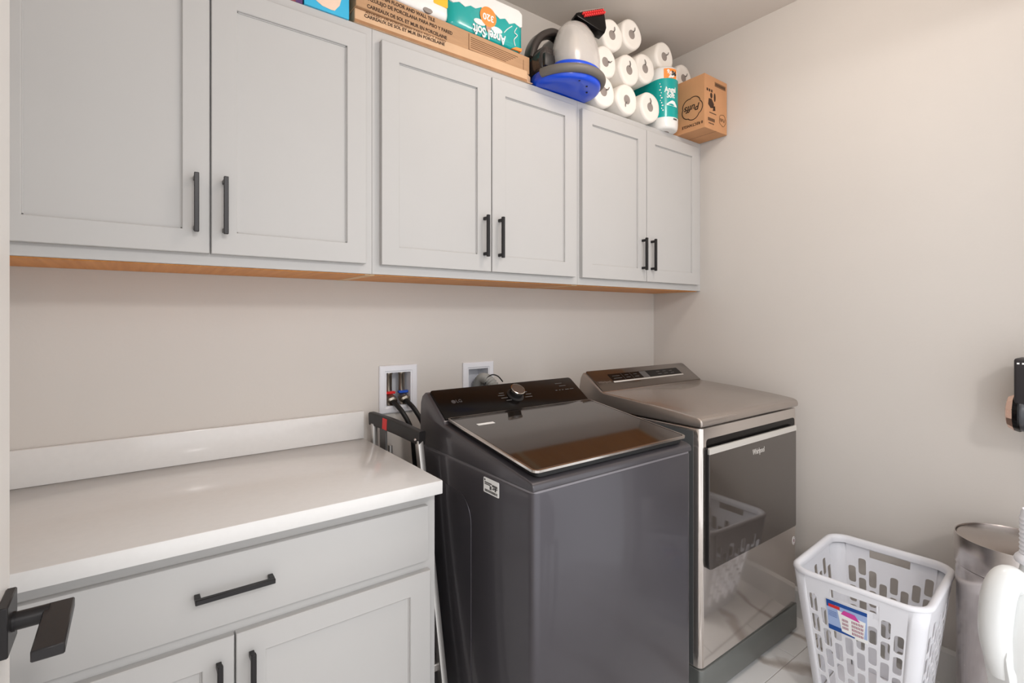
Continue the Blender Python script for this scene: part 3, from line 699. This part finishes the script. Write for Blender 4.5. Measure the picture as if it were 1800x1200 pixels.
# packs on the cartons
def pillow(bm, x0, x1, y0, y1, z0, z1, bulge=.012, r=.03, nx=16, nz=10, seed=1):
    """soft film-wrapped pack: superellipsoid-like box with slight lumps"""
    t = bmesh.new(); bmesh.ops.create_cube(t, size=2)
    bmesh.ops.subdivide_edges(t, edges=t.edges[:], cuts=13, use_grid_fill=True)
    cx, cy, cz = (x0+x1)/2, (y0+y1)/2, (z0+z1)/2; hx, hy, hz = (x1-x0)/2, (y1-y0)/2, (z1-z0)/2
    for v in t.verts:
        p = v.co.copy(); q = Vector((p.x*hx, p.y*hy, p.z*hz))
        inn = Vector((max(-hx+r, min(hx-r, q.x)), max(-hy+r, min(hy-r, q.y)), max(-hz+r, min(hz-r, q.z))))
        d = q-inn
        if d.length > 1e-9: q = inn+d.normalized()*r
        lump = .0015*math.sin(37*q.x+seed)*math.sin(41*q.z+2*seed)
        q.y += (-1 if p.y < 0 else 1)*(lump if abs(p.y) > .99 else 0)
        v.co = Vector((cx, cy, cz))+q
    add(bm, t)
zp = z2+H2c+.0005
wp = thing('paper_pack', (-1.64, -.2, zp), 'white film-wrapped pack with a yellow patch on the upper tile carton', 'paper pack')
obj('pack_body', one(pillow, -1.755, -1.548, -.315, -.06, zp, zp+.17, r=.022), M['whitefilm'], wp, 80)
obj('yellow_patch', one(prism, rr(-1.612, -1.556, zp+.045, zp+.13, .004, 2), 'y', -.3165, -.312), M['yellow'], wp)
obj('core_hole_shade', one(prism, ell(-1.632, zp+.013, .018, .0085, 20), 'y', -.3135, -.306), M['core'], wp)  # grey oval paints the shaded hole of a roll
tp = thing('toilet_paper_pack', (-1.37, -.2, zp), 'teal and white toilet paper pack lying upside down on the tile cartons', 'paper pack', 'teal toilet paper packs')
yf = -.300
obj('pack_body', one(pillow, -1.545, -1.205, yf, -.05, zp, zp+.168, r=.020, seed=3), M['teal'], tp, 80)
yq = yf-.0022
pts = [(-1.525, zp+.086), (-1.50, zp+.097), (-1.475, zp+.088), (-1.452, zp+.101), (-1.43, zp+.098), (-1.405, zp+.112), (-1.38, zp+.098), (-1.345, zp+.110), (-1.32, zp+.098), (-1.295, zp+.108), (-1.275, zp+.094), (-1.25, zp+.106), (-1.222, zp+.098), (-1.213, zp+.103), (-1.213, zp+.150), (-1.228, zp+.162), (-1.52, zp+.162), (-1.537, zp+.150), (-1.537, zp+.09)]
obj('white_cloud', one(prism, pts, 'y', yq, yf+.014), M['whitefilm'], tp, 0)
oc = obj('orange_badge', one(prism, ell(-1.374, zp+.086, .037, .037, 30), 'y', yq-.0007, yq+.001), M['orange'], tp)
text('lettering', '320', .034, M['whiteink'], oc, (-1.374, yq-.0012, zp+.084), (-1, 0, 0), (0, 0, -1), bold=.0008)
fit_text('lettering', 'Angel Soft', .050, .150, M['whiteink'], tp, (-1.368, yq-.0002, zp+.026), (-1, 0, 0), (0, 0, -1), bold=.0012, depth=.0012)
b = nb()
prism(b, ell(-1.412, zp+.054, .026, .011, 18), 'y', yq-.0003, yf+.002, mtx=None); prism(b, ell(-1.335, zp+.050, .026, .011, 18), 'y', yq-.0003, yf+.002)
obj('wings', b, M['whitefilm'], tp)
obj('figure', one(prism, ell(-1.373, zp+.050, .011, .022, 16), 'y', yq-.0006, yf+.002), mat('brown pink print', (196, 146, 124), .5), tp)
b = nb()
tube(b, cat([(-1.238, yq+.0008, zp+.092), (-1.250, yq+.0008, zp+.07), (-1.236, yq+.0008, zp+.062), (-1.252, yq+.0008, zp+.04), (-1.246, yq+.0008, zp+.018)], 5), .0018, 6)
tube(b, cat([(-1.262, yq+.0008, zp+.090), (-1.285, yq+.0008, zp+.07), (-1.300, yq+.0008, zp+.052)], 5), .0018, 6)
obj('ribbon_lines', b, M['whiteink'], tp)
obj('orange_corner', one(prism, [(-1.262, zp+.004), (-1.214, zp+.006), (-1.211, zp+.018), (-1.24, zp+.016)], 'y', yf-.0004, yf+.02), M['orange'], tp)

# ------------------------------------------------------------------ spot cleaner with blue base
sc_ = thing('spot_cleaner', (-1.015, -.325, ZT), 'portable spot cleaner with blue base, clear dome tank and black handle', 'carpet cleaner')
T = Matrix.Translation((-1.008, -.326, ZT))
obj('base', one(lathe, [(0, .004), (.10, .002), (.136, 0), (.146, .006), (.150, .016), (.150, .030), (.145, .046), (0, .050)], T, 48, 1, .98), M['blue'], sc_)
b = nb(); 
for u, v_ in ((.03, -.10), (.07, -.06), (-.03, -.12)): lathe(b, [(0, -.0008), (.004, -.0008), (.004, .004), (0, .004)], T @ Matrix.Translation((u, v_, 0)), 10)
obj('base_holes', b, M['ink'], sc_)['kind'] = 'stuff'
hp = []
for i in range(150):
    t = math.radians(192+215*i/149); hp.append(Vector((-1.008+.153*math.cos(t), -.326+.151*math.sin(t), ZT+.030+.020*i/149)))
obj('hose', one(tube, hp, lambda i: .0175+.0010*(1 if i % 2 else -1), 14), M['hose'], sc_, 80)
obj('tank_collar', one(lathe, [(0, .045), (.118, .045), (.122, .052), (.119, .066), (.112, .072), (0, .072)], Matrix.Translation((-.985, -.375, ZT+.012)), 40, 1, .70), M['blue'], sc_)
obj('tank_dome', one(lathe, [(.112, .0), (.117, .02), (.116, .06), (.107, .105), (.088, .15), (.060, .180), (.030, .194), (0, .197), (0, .1955), (.030, .1925), (.059, .178), (.0865, .149), (.1055, .105), (.1145, .06), (.1155, .02), (.111, 0)], Matrix.Translation((-.985, -.375, ZT+.082)), 44, 1, .62), M['clear'], sc_)
b = nb(); lathe(b, [(0, .0), (.012, 0), (.012, .05), (.028, .06), (.028, .065), (.02, .07), (.02, .13), (0, .14)], Matrix.Translation((-1.0, -.375, ZT+.082)), 16)
obj('tank_insert', b, mat('milky insert', (226, 214, 200), .3, trans=.3), sc_)
bodyp = [(-1.150, ZT+.048), (-.960, ZT+.048), (-.960, ZT+.20), (-.985, ZT+.275), (-1.015, ZT+.262), (-1.025, ZT+.17), (-1.09, ZT+.15), (-1.135, ZT+.155), (-1.158, ZT+.12), (-1.160, ZT+.08)]
obj('machine_body', one(prism, bodyp, 'y', -.355, -.18, .016, 3, 20), mat('brown black plastic', (48, 42, 40), .22, coat=.5), sc_)
obj('handle', one(tube, cat([(-1.150, -.27, ZT+.12), (-1.135, -.27, ZT+.175), (-1.10, -.27, ZT+.225), (-1.04, -.27, ZT+.262), (-.99, -.27, ZT+.262)], 8), 0, sec=rr(-.028, .028, -.016, .016, .011, 4), up=(0, 1, 0) if False else (0, 0, 1)), mat('brown black handle', (54, 47, 44), .28, coat=.3), sc_)
obj('green_panel', one(prism, [(-1.075, ZT+.115), (-1.030, ZT+.135), (-1.030, ZT+.075), (-1.072, ZT+.07)], 'y', -.3578, -.350), M['green'], sc_)
obj('rust_panel', one(prism, [(-1.072, ZT+.069), (-1.030, ZT+.074), (-1.030, ZT+.05), (-1.085, ZT+.05)], 'y', -.3576, -.350), M['rust'], sc_)
b = nb(); bx(b, -1.150, -1.095, -.370, -.352, ZT+.060, ZT+.112, .004, 2)
obj('control_block', b, M['blackplastic'], sc_)
fit_text('lettering', 'pro', .020, .034, M['print'], sc_, (-1.132, -.3706, ZT+.084), RX, UZ, shear=.3) if False else None
# brush tool lying over the top
BT = frame_mtx((-.895, -.352, ZT+.345), Vector((.86, -.12, .36)), Vector((-.3, .2, .9))) @ Matrix.Scale(.84, 4)
t_ = obj('brush_tool', one(prism, [(-.095, .0), (-.09, .018), (.088, .018), (.094, .006), (.060, -.085), (.035, -.11), (.0, -.085), (-.06, -.03)], 'z', -.028, .028, .006, 2, mtx=BT), M['blackgloss'], sc_)
obj('tool_lip', one(bx, -.07, .094, .014, .020, -.034, .034, .002, 1, BT), mat('smoky clear plastic', (190, 176, 166), .15, trans=.4), t_)
b = nb()
for i in range(10):
    for j in range(2):
        lathe(b, [(0, 0), (.0055, 0), (.0062, .014), (.004, .018), (0, .018)], BT @ Matrix.Translation((-.055+.0145*i+.005*j, .004-.013*j, .022)), 8)
obj('bristle_tufts', b, M['redbristle'], t_)['kind'] = 'stuff'

# ------------------------------------------------------------------ paper towel rolls
RR, RLEN = .0715, .272
def roll_sheet():
    b = nb(); lathe(b, [(.020, .004), (.052, .001), (RR-.010, .0), (RR-.003, .004), (RR, .014), (RR-.001, RLEN-.014), (RR-.004, RLEN-.004), (RR-.012, RLEN), (0, RLEN)], Matrix.Rotation(-math.pi/2, 4, 'X'), 28)
    for v in b.verts:
        a = math.atan2(v.co.z, v.co.x); k_ = 1+.018*math.sin(3*a+1)+.010*math.sin(5*a)+.006*math.sin(9*a+v.co.y*30)
        v.co.x *= k_; v.co.z *= k_
    return b
def roll_core():
    return one(lathe, [(0, .0035), (.0215, .0035), (.0215, .012), (0, .012)], Matrix.Rotation(-math.pi/2, 4, 'X'), 20)  # grey disc paints the shade in the hole
def roll_crease_shade():
    b = nb(); tube(b, cat([(.004, -.0008, .016), (.010, -.0015, .026), (.008, -.001, .040)], 4), lambda i: .0030-.0002*i, 6); return b  # dark stroke paints the shade in the film crease
rolls = [   # x, z, front y, roll angle, label
    (-.767, ZT+.0745, -.325, 40, 'white paper towel roll in the bottom row, partly behind the spot cleaner base'),
    (-.617, ZT+.0745, -.330, 190, 'white paper towel roll in the bottom row, second from the spot cleaner'),
    (-.462, ZT+.0745, -.340, -20, 'white paper towel roll in the bottom row, touching the standing teal pack'),
    (-.745, ZT+.2165, -.315, 60, 'white paper towel roll in the middle row, mostly hidden by the clear dome'),
    (-.595, ZT+.2195, -.325, -15, 'white paper towel roll in the middle of the pile, right of the hidden one'),
    (-.455, ZT+.275, -.305, -25, 'white paper towel roll just above and left of the standing teal pack'),
    (-.300, ZT+.383, -.300, 35, 'white paper towel roll lying on top of the standing teal pack'),
    (-.695, ZT+.356, -.310, 5, 'white paper towel roll in the top row, beside the red brush'),
    (-.548, ZT+.412, -.300, 15, 'white paper towel roll at the very top of the pile, nearest the ceiling'),
    (-.094, ZT+.343, -.270, 30, 'white paper towel roll behind the tissue carton at the wall'),
]
shared = None
for x, z, yv, ang, lb in rolls:
    t = thing('paper_towel_roll', (x, yv, z), lb, 'paper towel', 'wrapped paper towel rolls')
    t.rotation_euler = (0, math.radians(ang), 0)
    if shared is None:
        BASE['_o'] = Vector((0, 0, 0))
        parts = []
        for nm, bm_, m_ in (('sheet_roll', roll_sheet(), M['paper']), ('core', roll_core(), M['core']), ('film_crease_shade', roll_crease_shade(), mat('grey film shadow', (110, 104, 100), .5))):
            bb = BASE[t.name].copy(); BASE[t.name] = Vector((0, 0, 0)); parts.append(obj(nm, bm_, m_, t, 60)); BASE[t.name] = bb
        shared = parts
    else:
        for p_ in shared:
            c = p_.copy(); C.objects.link(c); c.parent = t

# ------------------------------------------------------------------ standing teal pack and tissue carton
t2 = thing('toilet_paper_pack', (-.297, -.25, ZT), 'teal toilet paper pack standing upright beside the tissue carton', 'paper pack', 'teal toilet paper packs')
def lobed(k_):
    out = []
    cx0, r0 = -.297, .070*k_
    for i in range(25): t = math.radians(180+180*i/24); out.append((cx0+r0*math.cos(t), -.290+r0*math.sin(t)))
    out += [(cx0+r0*.93, -.222), ]
    for i in range(25): t = math.radians(-20+220*i/24); out.append((cx0+r0*math.cos(t), -.155+r0*math.sin(t)))
    out += [(cx0-r0*.93, -.222)]
    return out
def stack(bm, levels):
    t = bmesh.new(); rings = []
    for k_, z in levels: rings.append([t.verts.new((p[0], p[1], z)) for p in lobed(k_)])
    n = len(rings[0])
    for A, B_ in zip(rings, rings[1:]):
        for i in range(n): t.faces.new((A[i], A[(i+1) % n], B_[(i+1) % n], B_[i]))
    t.faces.new(rings[0][::-1]); t.faces.new(rings[-1]); bmesh.ops.recalc_face_normals(t, faces=t.faces[:]); add(bm, t)
obj('bottom_film', one(stack, [(.80, ZT), (.93, ZT+.004), (.985, ZT+.014), (1, ZT+.03), (1, ZT+.056)]), M['whitefilm'], t2, 60)
obj('teal_film', one(stack, [(1.002, ZT+.0555), (1.008, ZT+.12), (1.002, ZT+.18), (1.002, ZT+.246)]), M['teal'], t2, 60)
obj('top_film', one(stack, [(1.0, ZT+.2455), (1, ZT+.28), (.97, ZT+.298), (.88, ZT+.307), (.70, ZT+.310)]), M['whitefilm'], t2, 60)
def wrapA(z0, a0, r=.0712):
    def f(p):
        a = a0+p.x/r; rr_ = r+p.z
        return Vector((-.297+rr_*math.sin(a), -.290-rr_*math.cos(a), z0+p.y))
    return f
a0 = math.radians(-25)
text('lettering', 'Angel', .036, M['whiteink'], t2, None, None, None, wrap=wrapA(ZT+.188, a0), bold=.0010, sx=.74)
text('lettering', 'Soft', .036, M['whiteink'], t2, None, None, None, wrap=wrapA(ZT+.160, a0+.02), bold=.0010, sx=.74)
def patch(bm, pts, z0, a0, r=.0713):
    t = bmesh.new(); t.faces.new([t.verts.new((p[0], p[1], 0)) for p in pts])
    bmesh.ops.triangulate(t, faces=t.faces[:]); bmesh.ops.subdivide_edges(t, edges=t.edges[:], cuts=3)
    r_ = bmesh.ops.extrude_face_region(t, geom=t.faces[:])
    for v in r_['geom']:
        if isinstance(v, bmesh.types.BMVert): v.co.z += .0006
    f = wrapA(z0, a0, r)
    for v in t.verts: v.co = f(v.co)
    add(bm, t)
op = obj('orange_badge', one(patch, rr(-.030, .040, 0, .048, .003, 2), ZT+.2455, a0-.05, .0703), M['orange'], t2, 0)
text('lettering', '9', .026, M['whiteink'], op, None, None, None, wrap=wrapA(ZT+.277, a0-.17), bold=.001)
text('lettering', '36', .030, M['ink'], op, None, None, None, wrap=wrapA(ZT+.270, a0+.27), bold=.0012)
b = nb()
patch(b, [(-.030, 0), (.030, -.006), (.030, 0), (.018, .008), (.014, .020), (0, .024), (-.012, .018), (-.02, .008), (-.03, .006)], ZT+.112, a0+.12)
patch(b, [(-.016, 0), (.006, .006), (.014, .018), (.010, .024), (-.006, .018)], ZT+.114, a0-1.45)
for i, (u, v_) in enumerate(((-.052, .22), (-.048, .205), (-.052, .19), (-.046, .175), (-.050, .162), (-.044, .15), (-.050, .138), (-.044, .126), (-.040, .112), (-.044, .098), (-.038, .088))):
    patch(b, ell(0, 0, .0022+.0012*(i % 3), .0035, 7), ZT+v_, a0+u/.0713)
obj('white_flecks', b, M['whiteink'], t2, 0)['kind'] = 'stuff'
b = nb(); patch(b, rr(-.011, .011, -.017, .017, .001, 1), ZT+.054, a0-1.15, .0712)
obj('barcode_tag', b, M['whiteink'], t2, 0)
b = nb()
for i in range(6): patch(b, rr(-.0006, .0009, -.012, .010, .0002, 1), ZT+.054, a0-1.15+(-.008+.0032*i)/.0712, .0719)
for i in range(5): patch(b, rr(-.002, .002, -.004, .004, .0004, 1), ZT+.046, a0+.25+i*.075, .0706)
obj('code_marks', b, M['grey'], t2, 0)['kind'] = 'stuff'
obj('core', one(lathe, [(0, -.0006), (.026, -.0006), (.026, .002), (0, .002)], Matrix.Translation((-.297, -.290, ZT)), 18), M['core'], t2)

pb = thing('tissue_carton', (-.105, -.31, ZT), 'brown cardboard tissue carton upside down at the right wall', 'carton')
px0, px1, py0, py1, pz0, pz1 = -.205, -.006, -.462, -.16, ZT, ZT+.2655
obj('carton_body', one(bx, px0, px1, py0, py1, pz0, pz1, .0015, 1), M['card2'], pb)
b = nb(); bx(b, (px0+px1)/2-.0007, (px0+px1)/2+.0007, py0-.0003, py1, pz0-.0003, pz0+.001)
obj('flap_gap', b, M['brownink'], pb, 0)
def cloud(c, X_, Y_, R_, rad, bm):
    pts = []
    for i in range(60):
        a = 2*math.pi*i/60; q = R_*(.86+.14*abs(math.sin(2.5*a+.3))**.6)
        pts.append(Vector(c)+Vector(X_)*q*math.cos(a)*1.02+Vector(Y_)*q*math.sin(a))
    tube(bm, pts, rad, 6, True)
xl = px0-.0004
b = nb(); cloud((xl, -.392, ZT+.113), (0, 1, 0), (0, 0, -1), .058, .0022, b)
obj('cloud_outline', b, M['brownink'], pb)
text('lettering', 'Puffs', .046, M['brownink'], pb, (xl, -.392, ZT+.116), (0, 1, 0), (0, 0, -1), shear=.25, bold=.0008)
fit_text('lettering', '8 RECTANGLE', .019, .118, M['brownink'], pb, (xl, -.393, ZT+.029), (0, 1, 0), (0, 0, -1), bold=.0004)
yb_ = py0-.0004
b = nb(); cloud((-.048, yb_, ZT+.066), (-1, 0, 0), (0, 0, -1), .030, .0016, b)
obj('cloud_outline', b, M['inkpale'], pb)
text('lettering', 'Puffs', .024, M['inkpale'], pb, (-.048, yb_, ZT+.067), (-1, 0, 0), (0, 0, -1), shear=.25, bold=.0005)
b = nb(); bx(b, -.118, -.020, yb_-.0002, yb_+.001, ZT+.222, ZT+.244)
obj('printed_bar', b, M['inkpale'], pb, 0)
b = nb()
for q in range(9): bx(b, -.111+.0098*q, -.105+.0098*q, yb_-.0005, yb_, ZT+.228, ZT+.238)
prism(b, [(-.175, ZT+.12), (-.155, ZT+.105), (-.128, ZT+.11), (-.125, ZT+.13), (-.145, ZT+.152), (-.170, ZT+.150)], 'y', yb_-.0002, yb_+.001)
prism(b, [(-.135, ZT+.095), (-.112, ZT+.10), (-.115, ZT+.122), (-.13, ZT+.118)], 'y', yb_-.0002, yb_+.001)
prism(b, ell(-.148, ZT+.168, .010, .014, 12), 'y', yb_-.0002, yb_+.001); prism(b, ell(-.118, ZT+.165, .008, .022, 12), 'y', yb_-.0002, yb_+.001)
for q in range(3): bx(b, -.188+.019*q, -.176+.019*q, yb_-.0002, yb_+.001, ZT+.185, ZT+.198)
for q in range(6): bx(b, -.176+.010*q, -.169+.010*q, yb_-.0002, yb_+.001, ZT+.040, ZT+.056)
for q in range(4): bx(b, -.170+.012*q, -.162+.012*q, yb_-.0002, yb_+.001, ZT+.026, ZT+.032)
bx(b, -.165, -.105, yb_-.0002, yb_+.001, ZT+.080, ZT+.084)
obj('printed_marks', b, M['brownink'], pb, 0)['kind'] = 'stuff'
zb_ = pz0-.0004
